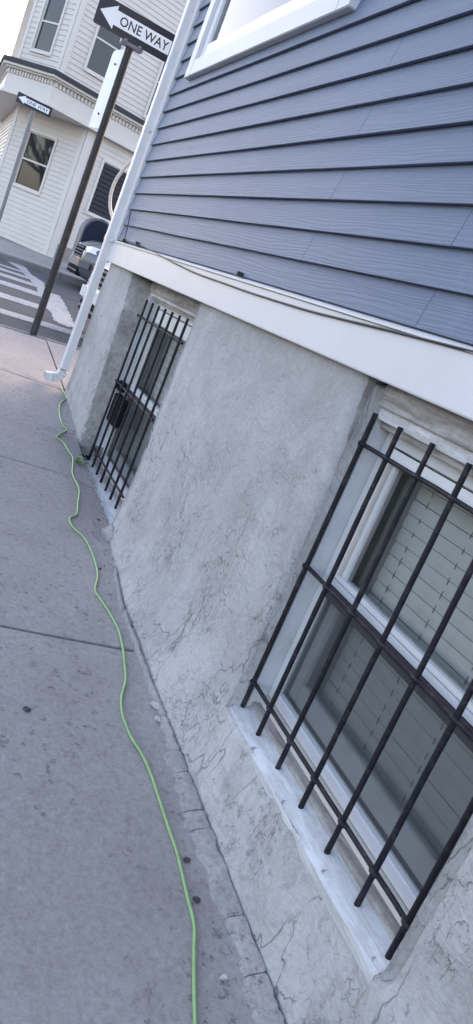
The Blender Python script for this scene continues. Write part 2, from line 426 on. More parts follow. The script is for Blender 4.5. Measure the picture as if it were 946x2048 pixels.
# granite kerb stones along both streets
kerb = MB(); kerb.box(-6.2, -6.19, -1.6, -1.59, zroad(-6.2, -1.6)-.05, zroad(-6.2, -1.6)-.04)
kerb = kerb.build('kerb', M['granite'], kind='structure')
def kstone(pts_fn, a, b):
    m = MB(); rings = []
    for t in (a+.004, (a+b)/2, b-.004):
        x0, x1, y0, y1, z = pts_fn(t); rings.append([(x0, y0, z-.14), (x0, y0, z-.008), (x0*.93+x1*.07, y0*.93+y1*.07, z), (x1, y1, z), (x1, y1, z-.14)])
    m.loft(rings); m.build('kerb_stone', M['granite'], kerb)
for i in range(8):
    kstone(lambda t: (-6.2, -6.115, t, t, zwalk(-6.15, t)), -1.6+i*.75, -1.6+(i+1)*.75)
for i in range(9):
    kstone(lambda t: (t, t, KY, KY+.125, zwalk(t, KY)), -6.1+i*1.0, -6.1+(i+1)*1.0)

# far sidewalk and kerb
m = MB(); m.grid([-40, -30, -22, -18, -16, -15, -14.1], [-4, -2.5, -1, 0, 1, 2, 3, 5, 9, 12], lambda x, y: (x, y, zfar(x, y)))
m.build('far_sidewalk', M['walk_far'], kind='structure')
fk = MB(); fk.box(-14.08, -14.04, -3.9, -3.8, zroad(-14, -4)-.05, zroad(-14, -4)-.02)
fk = fk.build('far_kerb', M['granite'], kind='structure')
for i in range(10):
    a, b = -4+i*1.3, -4+(i+1)*1.3
    mm = MB(); mm.loft([[(-14.1, t, zfar(-14, t)-.2), (-14.1, t, zfar(-14, t)+.004), (-14.03, t, zfar(-14, t)+.004), (-14.0, t, zfar(-14, t)-.012), (-14.0, t, zfar(-14, t)-.2)] for t in (a+.006, b-.006)])
    mm.build('kerb_stone', M['granite'], fk)

# crosswalk paint: bars and a ragged edge line
cwb = thing('crosswalk', (-10, -.4, zroad(-10, -.4)+.004), kind='structure')
def paint_poly(name, pts, seed):
    rr = random.Random(seed); out = []
    for i, p in enumerate(pts):
        q = pts[(i+1) % len(pts)]; n_ = max(2, int((Vector(q)-Vector(p)).length/.05))
        for j in range(n_):
            t = j/n_; out.append((lerp(p[0], q[0], t)+rr.uniform(-.014, .014), lerp(p[1], q[1], t)+rr.uniform(-.014, .014)))
    mm = MB(); vs = [mm.bm.verts.new((x, y, zroad(x, y)+.004)) for x, y in out]
    f = mm.bm.faces.new(vs); bmesh.ops.triangulate(mm.bm, faces=[f])
    return mm.build(name, M['roadpaint'], cwb)
def rp(x, y):
    p = atf((x, y), zroad); return (p.x, p.y)
edge_px = [(13, 519), (36, 524), (52, 536), (62, 549), (88, 566), (91, 580), (106, 588), (118, 591), (128, 606), (141, 632), (153, 656), (138, 655), (118, 647), (107, 640), (103, 626), (92, 616), (84, 610), (86, 600), (78, 588), (72, 574), (62, 563), (50, 550), (36, 537), (18, 525)]
paint_poly('edge_line', [rp(*p) for p in edge_px], 1)
for k, (c0, c1, yl) in enumerate([((0, 617), (0, 627), None), ((0, 585), (0, 595), (78, 612)), ((0, 560), (0, 568.5), (80, 589)), ((0, 545.5), (0, 551.5), (68, 568)), ((0, 535.5), (0, 540), (52, 550)), ((0, 528), (0, 531), (40, 539))]):
    xa, xb = rp(*c0)[0], rp(*c1)[0]; yr = 1.2 if yl is None else rp(*yl)[1]
    paint_poly('bar', [(xa, -1.5), (xb, -1.5), (xb, yr), (xa, yr)], 10+k)

# ------------------------------------------------------------------ the blue house
H0 = (-4.8, 0, -.84)
house = thing('blue_house', H0, 'blue clapboard house on a grey stucco foundation with barred basement windows', 'house')
NX0, NX1, NZ0 = -1.585, -.79, -.925         # near basement opening
FX1, FZ0 = -2.985, -1.04                    # far basement opening
def far_arris(z): return interp(z, [(-1.1, -4.085), (-.9, -4.10), (-.67, -4.15), (-.3, -4.20), (-.02, -4.285)])
def far_inner(z): return interp(z, [(-1.1, -4.065), (-.2, -4.085), (-.06, -4.10), (0, -4.21)])
BASE = [(-4.9, .0), (-4.3, .004), (-3.7, .006), (-3, .02), (-2.7, .05), (-2.35, .085), (-1.9, .072), (-1.6, .058), (-1.3, .046), (-1, .034), (-.6, .03), (3, .03)]
def wall_y(X, z):
    h = z - zwalk(X, 0)
    b = interp(X, BASE)
    y = -b*max(0, 1-max(0, h)/.30)**1.7
    y += .006*noise.noise(Vector((X*2.1, z*2.1, 1))) + .005*noise.noise(Vector((X*7, z*5, 5))) + .0020*noise.noise(Vector((X*22+2*noise.noise(Vector((X*6, z*6, 0))), z*16, 2)))
    # openings
    if NX0-.14 < X < NX1+.05 and z > NZ0-.035:
        wd = interp(z, [(-.9, .022), (-.32, .03), (-.2, .055), (0, .105)])
        dep = interp(z, [(-.9, .03), (-.3, .04), (0, .075)])
        wob = .010*noise.noise(Vector((z*9, 0, 7)))+.005*noise.noise(Vector((z*30, 0, 3)))
        if X < NX0: y = max(y, y+dep*sstep(-wd+wob, 0, X-NX0)) if z > NZ0 else y
        elif X > NX1: y += .03*sstep(-.03, 0, -(X-NX1)) if z > NZ0 else 0
    if X >= NX1-1e-6 and X < NX1+.16 and z < NZ0+.02: y -= .012*(1-sstep(NX1+.02, NX1+.16, X))*(1-sstep(NZ0-.01, NZ0+.02, z))
    if -4.45 < X < FX1+.05 and z > FZ0-.03:
        a, i = far_arris(z), far_inner(z)
        wob = .012*noise.noise(Vector((z*8, 2, 7)))+.006*noise.noise(Vector((z*28, 1, 3)))
        kz = sstep(FZ0-.03, FZ0, z)
        if X <= i: y += .105*kz*sstep(-.02, 1, (X-a-wob)/(i-a))
        elif X < FX1: y += .105*kz
        elif X > FX1: y += .02*sstep(-.02, 0, -(X-FX1))
    return y
st = .0125
XL = [round(-4.80+st*i, 5) for i in range(int(6.2/st)+1)]
def snap(L, v):
    j = min(range(len(L)), key=lambda q: abs(L[q]-v)); L[j] = v
for v in (NX0, NX1, FX1): snap(XL, v)
NZ = 96
mb = MB(); bm = mb.bm; VV = {}
def zline(X, j):
    zb = zwalk(X, 0)-.06; z = lerp(zb, -.006, j/NZ); hs = (-.006-zb)/NZ*.5
    if NX0-1e-6 <= X <= NX1+1e-6 and abs(z-NZ0) <= hs: z = NZ0-1e-5
    if -4.1 < X <= FX1+1e-6 and abs(z-FZ0) <= hs: z = FZ0-1e-5
    return z
for i, X in enumerate(XL):
    for j in range(NZ+1):
        z = zline(X, j)
        x = X
        if abs(X-NX0) > 1e-6 and abs(X-NX1) > 1e-6 and abs(X-FX1) > 1e-6 and -4.07 < X < -4.05: x = X
        VV[i, j] = bm.verts.new((x, wall_y(x, z), z))
for i in range(len(XL)-1):
    xm = (XL[i]+XL[i+1])/2
    for j in range(NZ):
        zm = (VV[i, j].co.z+VV[i+1, j+1].co.z)/2
        if NX0 < xm < NX1 and zm > NZ0: continue
        if far_inner(zm) < xm < FX1 and zm > FZ0: continue
        bm.faces.new((VV[i, j], VV[i+1, j], VV[i+1, j+1], VV[i, j+1]))
# returns into the openings: extrude the open edges inwards
for v in [v for v in bm.verts if not v.link_faces]: bm.verts.remove(v)
be = [e for e in bm.edges if len(e.link_faces) == 1 and all(v.co.z > zwalk(v.co.x, 0)-.055 and v.co.z < -.0065 and -4.79 < v.co.x < 1.38 for v in e.verts)]
ret = bmesh.ops.extrude_edge_only(bm, edges=be)
for v in [g for g in ret['geom'] if isinstance(g, bmesh.types.BMVert)]: v.co.y = max(v.co.y, 0)+.10
fw = mb.build('foundation_wall', M['stucco'], house, smooth=True)
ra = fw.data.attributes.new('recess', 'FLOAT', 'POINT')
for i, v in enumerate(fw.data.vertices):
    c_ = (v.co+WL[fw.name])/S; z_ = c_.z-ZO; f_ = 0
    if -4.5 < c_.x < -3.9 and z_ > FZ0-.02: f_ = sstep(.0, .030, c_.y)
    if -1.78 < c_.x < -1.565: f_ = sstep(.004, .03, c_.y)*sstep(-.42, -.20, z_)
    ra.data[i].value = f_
# gable-end foundation and an unseen dark block added to stop light leaks
m = MB(); m.box(-4.80, -4.62, .02, 6, -1.3, -.01); m.build('end_foundation', M['stucco'], house)
m = MB(); m.box(-4.61, 1.4, .42, 5.9, -1.7, -.008); m.build('basement_light_block', M['dark'], house)

SY = -.017                                   # face of the boards, in front of the stucco
def course(k): return (.1225+.0925*k)
def board(x0, x1, k):
    zb, zt = course(k)*(1+SY), course(k+1)*(1+SY)+.012
    yb, yt, th = SY-.009, SY+.006, .0105
    m = MB(); n_ = max(2, int((x1-x0)/.25)); rings = []
    for i in range(n_+1):
        x = lerp(x0, x1, i/n_); q = .0012*noise.noise(Vector((x*1.3, k*3.1, 0)))
        e = .0010*noise.noise(Vector((x*.9, k*7.7, 4)))
        rings.append([(x, yb+q, zb+.0012+e), (x, yb+q+.0012, zb+e), (x, yb+th+q, zb+e), (x, yt+th+q, zt), (x, yt+q, zt)])
    m.loft(rings)
    return m.build('clapboard', M['siding'], house, smooth=False)
XC0 = -4.715                                   # where boards meet the corner trim
JN = {0: [-1.52], 1: [-2.232], 2: [-1.522], 3: [-2.205], 4: [-.62], 5: [-2.20], 6: [-1.0], 7: [-2.187], 8: [-.45], 9: [-2.21], 10: [-1.1], 11: [-2.2], 12: [-.7], 13: [-2.2]}
WX0, WX1, WZ0 = -4.40, -2.55, .985            # casing of the ground-floor window (outer edge)
for k in range(0, 22):
    js = [x*(1+SY) for x in JN.get(k, [rng.choice([-2.2, -1.5, -.8])])]
    segs = []; x = XC0
    for j in js+[1.4]: segs.append((x+.0010, j-.0010)); x = j
    for a, b in segs:
        z0 = course(k)*(1+SY)
        if z0 > .96 and z0 < 2.6:
            if a < WX0: board(a, min(b, WX0+.01), k)
            if b > WX1: board(max(a, WX1-.01), b, k)
        else: board(a, b, k)
m = MB(); m.box(-4.79, 1.4, 0.012, 6, -.005, 7.2); m.build('body_wall', M['siding'], house)
m = MB(); m.box(-4.95, 1.55, -.25, 6.2, 7.2, 7.35); m.build('roof', M['fledge'], house)
# skirt board with drip cap, corner trim
m = MB(); m.box(-4.80, 1.4, -.030, .014, -.012, .104, .003); m.build('skirt_board', M['white'], house)
m = MB(); m.loft([[(x, -.036, .104), (x, -.036, .110), (x, -.010, .1215), (x, .01, .1215), (x, .01, .104)] for x in (-4.74, -2, 1.4)]); m.build('drip_cap', M['white'], house)
m = MB(); m.box(-4.80, -4.718, -.034, .02, .112, 7.1, .002); m.build('corner_board', M['white'], house)
# ground-floor window
wn = MB(); wn.poly([(WX0+.05, -.012, WZ0+.05), (WX1-.05, -.012, WZ0+.05), (WX1-.05, -.012, 2.5), (WX0+.05, -.012, 2.5)], [(0, 1, 2, 3)]); wn = wn.build('window', M['glass'], house, normals=False)
m = MB(); m.box(WX0, WX0+.092, -.048, .0, WZ0, 2.6, .003); m.build('casing', M['white'], wn)
m = MB(); m.box(WX1-.092, WX1, -.048, .0, WZ0, 2.6, .003); m.build('casing', M['white'], wn)
m = MB(); m.box(WX0+.092, WX1-.092, -.0475, .0, WZ0+.001, WZ0+.080, .003); m.build('sill', M['white'], wn)
m = MB(); m.box(WX0+.092, WX0+.155, -.028, .004, WZ0+.080, 2.5, .003); m.box(WX1-.155, WX1-.092, -.028, .004, WZ0+.080, 2.5, .003); m.box(WX0+.155, WX1-.155, -.0275, .004, WZ0+.080, WZ0+.155, .003); m.build('sash', M['vinyl'], wn)
m = MB(); m.box(WX0+.1, WX1-.1, .0205, .024, WZ0+.1, 2.45); m.build('shade', M['dark'], wn)

# ------------------------------------------------------------------ basement windows
def basement(x0, x1, yd, ztop, zgl, zmid, zbot, sill_front, sill_z, name):
    root = MB()
    # jamb boards and head inside the masonry opening = the part itself
    root.box(x0-.012, x0+.004, yd-.058, yd+.22, sill_z, .0)
    win = root.build('basement_window', M['jamb'], house)
    def sub(nm, mat, *boxes, bev=.002):
        for b in boxes: q = MB(); q.box(*b, bev); q.build(nm, mat, win)
    q = MB(); q.box(x1-.004, x1+.012, yd-.06, yd+.22, sill_z, .0); q.build('jamb', M['jamb'], win)
    a, b = x0+.005, x1-.005
    sub('head_board', M['bare'], (a, b, yd-.075, yd, -.066, -.012))
    sub('head_board', M['worn_head'], (a, b, yd-.062, yd, ztop+.004, -.067))
    sub('head_bead', M['bare'], (a, b, yd-.045, yd, ztop-.012, ztop+.003))
    # storm frame
    w_ = .030
    sub('storm_frame', M['alu'], (a, a+w_, yd-.012, yd+.012, zbot, ztop-.012), (b-w_, b, yd-.012, yd+.012, zbot, ztop-.012), (a+w_, b-w_, yd-.0115, yd+.012, zbot, zbot+.030), (a+w_, b-w_, yd-.0115, yd+.012, ztop-.040, ztop-.013))
    sub('head_rail', M['vinyl'], (a+w_, b-w_, yd-.006, yd+.012, zgl+.004, ztop-.046))
    sub('stop', M['cream'], (a+w_+.001, a+w_+.016, yd-.004, yd+.02, zmid, zgl), (b-w_-.016, b-w_-.001, yd-.004, yd+.02, zmid, zgl))
    # upper sash
    g0, g1 = a+w_+.017, b-w_-.017
    sub('upper_sash', M['alu'], (g0, g0+.020, yd+.006, yd+.028, zmid-.002, zgl), (g1-.020, g1, yd+.006, yd+.028, zmid-.002, zgl))
    sub('meeting_rail', M['alu'], (a+w_, b-w_, yd-.008, yd+.03, zmid-.028, zmid-.013), (a+w_, b-w_, yd-.002, yd+.03, zmid-.012, zmid+.001))
    sub('screen_rail', M['darkframe'], (a+w_, b-w_, yd-.013, yd+.004, zmid-.047, zmid-.029), (a+w_, b-w_, yd-.006, yd+.004, zmid-.066, zmid-.048))
    q = MB(); q.poly([(g0+.02, yd+.015, zmid), (g1-.02, yd+.015, zmid), (g1-.02, yd+.015, zgl), (g0+.02, yd+.015, zgl)], [(0, 1, 2, 3)]); q.build('pane', M['glass'], win, normals=False)
    # lower sash behind the screen
    sub('lower_sash', M['sash'], (a+w_, a+w_+.040, yd+.024, yd+.05, zbot+.03, zmid-.03), (b-w_-.040, b-w_, yd+.024, yd+.05, zbot+.03, zmid-.03), (a+w_+.04, b-w_-.04, yd+.0245, yd+.05, zbot+.03, zbot+.085))
    q = MB(); q.poly([(a+w_+.04, yd+.035, zbot+.085), (b-w_-.04, yd+.035, zbot+.085), (b-w_-.04, yd+.035, zmid-.03), (a+w_+.04, yd+.035, zmid-.03)], [(0, 1, 2, 3)]); q.build('pane', M['glass'], win, normals=False)
    q = MB(); q.poly([(a+w_, yd+.004, zbot+.03), (b-w_, yd+.004, zbot+.03), (b-w_, yd+.004, zmid-.066), (a+w_, yd+.004, zmid-.066)], [(0, 1, 2, 3)]); q.build('insect_screen', M['screen'], win)
    # inner frame seen through the glass
    sub('inner_jamb', M['inner'], (a+.02, a+.060, yd+.055, yd+.17, zbot, ztop), (b-.060, b-.02, yd+.055, yd+.17, zbot, ztop), (a+.06, b-.06, yd+.0555, yd+.17, zbot-.02, zbot+.03))
    q = MB(); q.box(a, b, yd+.22, yd+.24, zbot-.05, -.01); q.build('room_dark', M['dark'], win)
    q = MB(); q.box(x0, x1, yd+.021, yd+.22, sill_z-.05, zbot-.02); q.build('inner_sill', M['inner'], win)
    # stepped sill: cream strip, weathered step, painted slab
    q = MB(); n_ = 26; rings = []
    for i in range(n_+1):
        x = lerp(x0+.001, x1-.001, i/n_); fr = sill_front+.003*noise.noise(Vector((x*14, 1, 0)))+.002*noise.noise(Vector((x*50, 1, 0))); dz = .003*noise.noise(Vector((x*11, 5, 0)))
        rings.append([(x, fr+.02, sill_z-.040), (x, fr+.002, sill_z-.032+dz), (x, fr-.001, sill_z-.008+dz), (x, fr+.008, sill_z+dz), (x, yd-.028, sill_z+.016), (x, yd-.028, sill_z-.055)])
    q.loft(rings); q.build('sill', M['worn'], win, smooth='auto')
    sub('sill_step', M['bare'], (x0, x1, yd-.045, yd-.018, sill_z-.02, sill_z+.028))
    sub('sill_strip', M['cream'], (x0, x1, yd-.022, yd+.02, sill_z-.02, zbot-.002))
    return win
wn1 = basement(-1.585, -.795, .10, -.100, -.183, -.484, -.866, -.008, -.921, 1)
wn2 = basement(-4.068, -2.99, .155, -.088, -.205, -.545, -.985, .02, -1.028, 1)

def blind(x0, x1, y, z0, z1, cords, label):
    p = .037; bl = thing('window_blind', ((x0+x1)/2, y, z0), label, 'blind', 'blinds in the basement windows')
    q = MB(lambda v: v); q.loft([[(x, -.0012, -.0176), (x, -.0022, -.0010), (x, .0000, .0176), (x, .0014, .0176), (x, -.0006, -.0010), (x, .0002, -.0178)] for x in (-(x1-x0)/2, (x1-x0)/2)])
    me = None; z = z1; i = 0
    base = W((0, 0, 0))
    for v in q.bm.verts: v.co = v.co*S
    bmesh.ops.recalc_face_normals(q.bm, faces=q.bm.faces)
    me = bpy.data.meshes.new('slat'); q.bm.to_mesh(me); q.bm.free(); me.materials.append(M['blind'])
    rr = random.Random(int(x0*100))
    while z > z0:
        o = bpy.data.objects.new('slat', me); COL.objects.link(o); o.parent = bl
        o.location = W(((x0+x1)/2+rr.uniform(-.006, .006), y+rr.uniform(-.0008, .0008), z)) - WL[bl.name]
        o.rotation_euler = (rr.uniform(-.03, .03), 0, rr.uniform(-.003, .003)); z -= p; i += 1
    for c_ in cords:
        q = MB(); zz = z1+.02
        pts = []
        k_ = 0
        while zz > z0:
            pts += [(c_+.0010, y-.0030, zz-.002), (c_-.0010, y+.0010, zz-.0175)]; zz -= p
        q.tube(pts, .0010, 5); q.build('ladder_cord', M['cord'], bl)
    q = MB(); q.box(x0, x1, y-.02, y+.02, z1+.022, z1+.055, .002); q.build('head_rail', M['blind'], bl)
blind(-1.60+.025, -.83, .20, -.86, -.185, [-1.467, -1.29, -1.113, -.937], 'pale slatted blind behind the glass of the nearer barred basement window')
blind(-4.02, -3.07, .255, -1.0, -.19, [-3.88, -3.70, -3.52, -3.34, -3.16], 'pale slatted blind behind the glass of the farther barred basement window')

# ------------------------------------------------------------------ iron window guards
def guard(y, xb, zt, zb, zc, r, label, ends):
    g = thing('window_guard', ((xb[0]+xb[-1])/2, y, min(zb)), label, 'window guard', 'iron bar guards on the basement windows')
    for i, x in enumerate(xb):
        q = MB(); dx = .003*noise.noise(Vector((x*5, 2, 0)))
        n_ = 14
        q.tube([(x+dx+.0015*noise.noise(Vector((x*9, t*.4, 0))), y, lerp(zb[i], zt[i], t/n_)) for t in range(n_+1)], r, 10, jitter=.10)
        q.build('bar', M['iron'], g, smooth='auto')
    for z in zc:
        q = MB(); q.tube([(lerp(ends[0], ends[1], t/12), y+.003+.001*noise.noise(Vector((t, z*9, 0))), z+.0015*noise.noise(Vector((t*.5, z*5, 1)))) for t in range(13)], r*.86, 10, jitter=.06)
        q.tube([(ends[0]-.016, y+.004, z), (ends[0]+.006, y+.003, z)], r*1.5, 8)      # anchor in the masonry
        for x in xb:                                   # weld beads at every crossing
            q.tube([(x-.013, y+.002, z), (x-.006, y-.001, z), (x+.006, y-.001, z), (x+.013, y+.002, z)], [r*.8, r*1.12, r*1.12, r*.8], 8)
        q.build('crossbar', M['iron'], g, smooth='auto')
    return g
s_ = 1.03
nb = [-1.578, -1.462, -1.334, -1.201, -1.068, -.938, -.820]
guard(.03, nb, [-.086, -.088, -.087, -.089, -.089, -.09, -.09], [-.912, -.918, -.921, -.918, -.917, -.920, -.926], [-.165, -.497, -.838], .0064, 'black iron bar guard over the nearer basement window with the wide weathered sill', (-1.60, -.805))
fb = [-4.055+.1225*i for i in range(7)]
guard(.085, fb, [-.112, -.112, -.11, -.108, -.106, -.104, -.10], [-1.022]*7, [-.205, -.565, -.945], .0064, 'black iron bar guard over the farther basement window beside the downspout', (-4.13, -3.28))
# black box fixed behind the far bars
q = thing('lock_box', (-4.0, .10, -.75), 'black metal box fixed behind the bars of the farther basement window', 'metal box')
m = MB(); m.box(-4.075, -3.90, .098, .135, -.775, -.62, .006); m.build('case', M['plastic'], q)
m = MB(); m.box(-4.07, -4.01, .094, .13, -.605, -.55, .006); m.build('latch', M['plastic'], q)

# ------------------------------------------------------------------ downspout
ds = thing('downspout', (-4.85, -.06, -.80), 'white aluminium downspout running down the corner of the blue house', 'downspout')
DX, DY = -4.836, -.046
def spout_ring(p, ax, ay):
    # ax: half vector across (x), ay: half vector deep
    p = Vector(p); ax = Vector(ax); ay = Vector(ay); c_ = .16
    o = []
    for sx, sy in ((-1, -1), (1, -1), (1, 1), (-1, 1)):
        a_ = [(sx*(1-c_ if q == 0 else 1), sy*(1 if q == 0 else 1-c_)) for q in (0, 1)]
        if sx*sy > 0: a_ = a_[::-1]
        for u_, v_ in a_: o.append(p+ax*u_+ay*v_)
    return o
m = MB(); zz = [-.705, -.3, .1, .6, 1.2, 2.0, 4.0, 7.1]
m.loft([spout_ring((DX, DY, z), (.031, 0, 0), (0, .024, 0)) for z in zz]); m.build('pipe', M['alu'], ds, smooth='auto')
m = MB(); m.loft([spout_ring((DX, DY, z), (.033, 0, 0), (0, .026, 0)) for z in (.095, .125)]); m.box(DX+.032, DX+.075, -.042, -.032, .098, .122, .002); m.build('strap', M['alu'], ds, smooth='auto')
m = MB(); m.loft([spout_ring((DX, DY, z), (.033, 0, 0), (0, .026, 0)) for z in (.735, .765)]); m.box(DX+.032, DX+.075, -.042, -.032, .738, .762, .002); m.build('strap', M['alu'], ds, smooth='auto')
m = MB(); rings = []                                     # corrugated elbow that throws the water onto the pavement
for i in range(17):
    t = i/16; an = math.radians(84)*sstep(.1, .8, t)
    rad = .06; cy = DY-rad; cz = -.715
    base = Vector((DX, cy+rad*math.cos(an), cz-rad*math.sin(an)))
    if t > .8: base += Vector((0, -math.sin(an), -math.cos(an)))*(t-.8)*.22
    kx = .0345 if (i % 2 and .1 < t < .85) else .030
    ky = .027 if (i % 2 and .1 < t < .85) else .0225
    rings.append(spout_ring(base, (kx, 0, 0), (0, ky*math.cos(an), -ky*math.sin(an))))
m.loft(rings, cap=False); m.build('elbow', M['alu'], ds, smooth='auto')

# ------------------------------------------------------------------ cables on the house
cb = thing('black_cable', (-4.7, -.04, .1), 'thin black cable drooping along the white skirt board', 'cable')
cpts = [(262, 418), (257, 445), (251, 470), (249, 481)]
P1 = [aty(p, -.036) for p in cpts]
wp = [(249, 481), (262, 484), (275, 487.5), (301, 500), (345, 524), (394, 547), (440, 563.5), (500, 585), (560, 604), (620, 622), (700, 642), (780, 661), (860, 681), (946, 703), (1040, 729)]
P2 = [aty(p, -.0345) for p in wp]
def smooth_pts(P, n=4):
    out = []
    for i in range(len(P)-1):
        p0, p1, p2, p3 = P[max(i-1, 0)], P[i], P[i+1], P[min(i+2, len(P)-1)]
        for j in range(n):
            t = j/n
            out.append(.5*((2*p1)+(p2-p0)*t+(2*p0-5*p1+4*p2-p3)*t*t+(3*p1-p0-3*p2+p3)*t**3))
    out.append(P[-1]); return out
m = MB(); m.tube(smooth_pts(P2), .0030, 7); m.build('wire', M['cable'], cb, smooth=True)
m = MB(); m.tube(smooth_pts(P1), .0030, 7); m.build('wire', M['cable'], cb, smooth=True)
for px in ((249, 481), (275, 487)):
    p = aty(px, -.036); m = MB(); m.box(p.x-.009, p.x+.009, p.y-.012, p.y+.014, p.z-.008, p.z+.008, .002); m.build('clip', M['cable'], cb)
p = aty((479, 548), -.037); m = MB(); m.box(p.x-.007, p.x+.007, p.y-.010, p.y+.02, p.z-.006, p.z+.008, .002)
tag(m.build('cable_clip', M['cable']), 'small empty black clip on top of the white skirt board', 'clip')
lp = [(292, 285), (272, 312), (250, 335), (233, 358), (223, 383), (220, 405), (222, 425), (230, 447), (246, 470)]
m = MB(); m.tube(smooth_pts([atx(p, -5.02-.12*math.sin(i/8*math.pi)) for i, p in enumerate(lp)]), .0105, 9)
tag(m.build('beige_cable', M['beige'], smooth=True), 'thick beige cable bowing out behind the white downspout', 'cable')

# ------------------------------------------------------------------ footing strip, stones, hose
def yfoot(X): return -interp(X, BASE)
fs = MB(); fs.box(-2.6, 1.3, -.03, 0, -1.45, -1.40); fs = fs.build('footing_strip', M['mortar'], kind='structure')
x = -2.62; rr = random.Random(11)
while x < 1.2:
    L = rr.choice([.07, .12, .18, .26])*rr.uniform(.7, 1.3)
    wd = interp(x, [(-2.6, .008), (-1.9, .013), (-1.72, .022), (-1.58, .048), (0, .058)])
    n_ = max(8, int(L/.008)); rings = []
    gap = .003+.002*rr.random(); ph = rr.random()*50
    for i in range(n_+1):
        t = i/n_; X = lerp(x+.0012, x+L-.0012, t); ed = .004*(1 if i in (0, n_) else 0)
        o = yfoot(X)-gap+.006*noise.noise(Vector((X*22, 3, 0)))+.004*noise.noise(Vector((X*70, 3, 0))); wv = wd*(1+.5*noise.noise(Vector((X*7, 8, 0)))+.22*noise.noise(Vector((X*30, 8, ph)))+.12*noise.noise(Vector((X*90, 8, ph))))
        z = zwalk(X, 0)+.011+.003*noise.noise(Vector((X*6, 1, ph)))+.002*noise.noise(Vector((X*40, 1, ph)))-ed*.3
        rings.append([(X, o-ed*.5, z-.05), (X, o-ed*.5, z+.004), (X, o-.006, z+.004), (X, o-wv*.75, z-.004), (X, o-wv+ed, z-.0125), (X, o-wv+ed, z-.05)])
    m = MB(); m.loft(rings); m.build('mortar_piece', M['mortar'], fs, smooth='auto'); x += L
def stone(name, px, r, mat, label, seed, flat=.55, dz=.0):
    p = atf(px, zwalk); rr = random.Random(seed); bm_ = bmesh.new(); bmesh.ops.create_icosphere(bm_, subdivisions=2, radius=1)
    sc_ = Vector((rr.uniform(.7, 1.4), rr.uniform(.7, 1.2), flat)); a = rr.uniform(0, 3)
    m = MB(); off = Vector((rr.random()*9,)*3)
    vs = []
    for v in bm_.verts:
        c_ = v.co*(1+.45*noise.noise(v.co*1.3+off)); c_ = Vector((round(c_.x*2.2)/2.2*.35+c_.x*.65, c_.y, c_.z))
        c_ = Vector((c_.x*sc_.x, c_.y*sc_.y, c_.z*sc_.z)); c_ = Matrix.Rotation(a, 3, 'Z') @ c_
        vs.append(p+c_*r+Vector((0, 0, r*flat*.65+dz)))
    bm_.verts.index_update()
    m.poly(vs, [[v.index for v in f.verts] for f in bm_.faces]); bm_.free()
    return tag(m.build(name, mat), label, 'stone')
stone('stone', (312, 1415), .017, M['stone_l'], 'larger pale mortar chip lying against the foot of the stucco wall', 1)
stone('stone', (316, 1440), .0105, M['stone_l'], 'small pale chip just below the larger one by the wall foot', 2)
stone('stone', (331, 1451), .010, M['stone_d'], 'small dark pebble beside the pale chips at the wall foot', 3)
stone('stone', (53, 1420), .013, M['stone_d'], 'flat dark stone alone on the open pavement at the left edge', 4, .3)
stone('stone', (373, 1720), .0075, M['stone_d'], 'dark pebble just right of the green hose, upper of two', 5, .4)
stone('stone', (393, 1800), .0075, M['stone_d'], 'dark pebble just right of the green hose, lower of two', 6, .35)
stone('stone', (448, 1958), .010, M['stone_l'], 'pale chip on the pavement at the bottom beside the mortar strip', 7)
stone('stone', (262, 1255), .008, M['stone_d'], 'tiny black pebble on the pavement joint near the wall', 8)
stone('stone', (200, 1138), .006, M['stone_d'], 'tiny black pebble right of the hose bend', 9)
stone('stone', (196, 1040), .010, M['stone_d'], 'dark curled chip on the pavement below the farther window', 10, .3)
# loose rubble along the far sill, too small to count
rb = MB(); rr = random.Random(5)
for i in range(420):
    X = rr.uniform(-4.75, -2.35); y = -abs(rr.gauss(0, .035))-.004 + (.03 if -4.0 < X < -3.0 else 0)-interp(X, BASE); s2 = rr.uniform(.002, .0075)*(1 if -4.2 < X < -2.7 else .7)
    z = zwalk(X, y)+s2*.2; c0 = Vector((X, y, z)); R_ = Matrix.Rotation(rr.random()*6, 3, Vector((rr.random(), rr.random(), 1)))
    pv = [R_ @ (Vector(q)*s2*rr.uniform(.6, 1.2))+c0 for q in ((1, 0, -.4), (-.5, .9, -.4), (-.5, -.9, -.4), (.2, .1, .8), (-.3, .3, .6))]
    rb.poly(pv, [(0, 2, 1), (0, 1, 3), (1, 4, 3), (1, 2, 4), (2, 0, 3), (2, 3, 4)])
o = rb.build('rubble', M['rubble'], kind='stuff'); o['label'] = 'crumbled mortar and grit along the foot of the wall'; o['category'] = 'rubble'
# mortar lump under the far window corner
lm = MB(); p = Vector((-2.94, -.015, zwalk(-2.94, 0)))
us = [i/14*2*math.pi for i in range(15)]; vs = [i/8*math.pi/2 for i in range(9)]
lm.grid(us, vs, lambda a, b: p+Vector((math.cos(a)*math.cos(b)*.085, math.sin(a)*math.cos(b)*.035, math.sin(b)*.05))*(1+.35*noise.noise(Vector((math.cos(a)*math.cos(b)*2, math.sin(a)*2, b*2)))))
lm.build('mortar_lump', M['mortar'], fs, smooth=True)
# weed
p = atf((152, 926), zwalk); wd_ = MB(); rr = random.Random(8)
for i in range(26):
    a = rr.uniform(0, 6.28); L = rr.uniform(.015, .05); d = Vector((math.cos(a), math.sin(a), 0)); n_ = Vector((-d.y, d.x, 0))*rr.uniform(.003, .006)
    b0 = p+Vector((rr.gauss(0, .016), rr.gauss(.012, .012), 0)); mid = b0+d*L*.4+Vector((0, 0, L*.6)); tip = b0+d*L+Vector((0, 0, L*.55))
    wd_.poly([b0-n_*.4, b0+n_*.4, mid+n_, mid-n_, tip], [(0, 1, 2, 3), (3, 2, 4)])
tag(wd_.build('weed', M['weed']), 'small green weed growing at the wall foot beside the hose', 'weed')

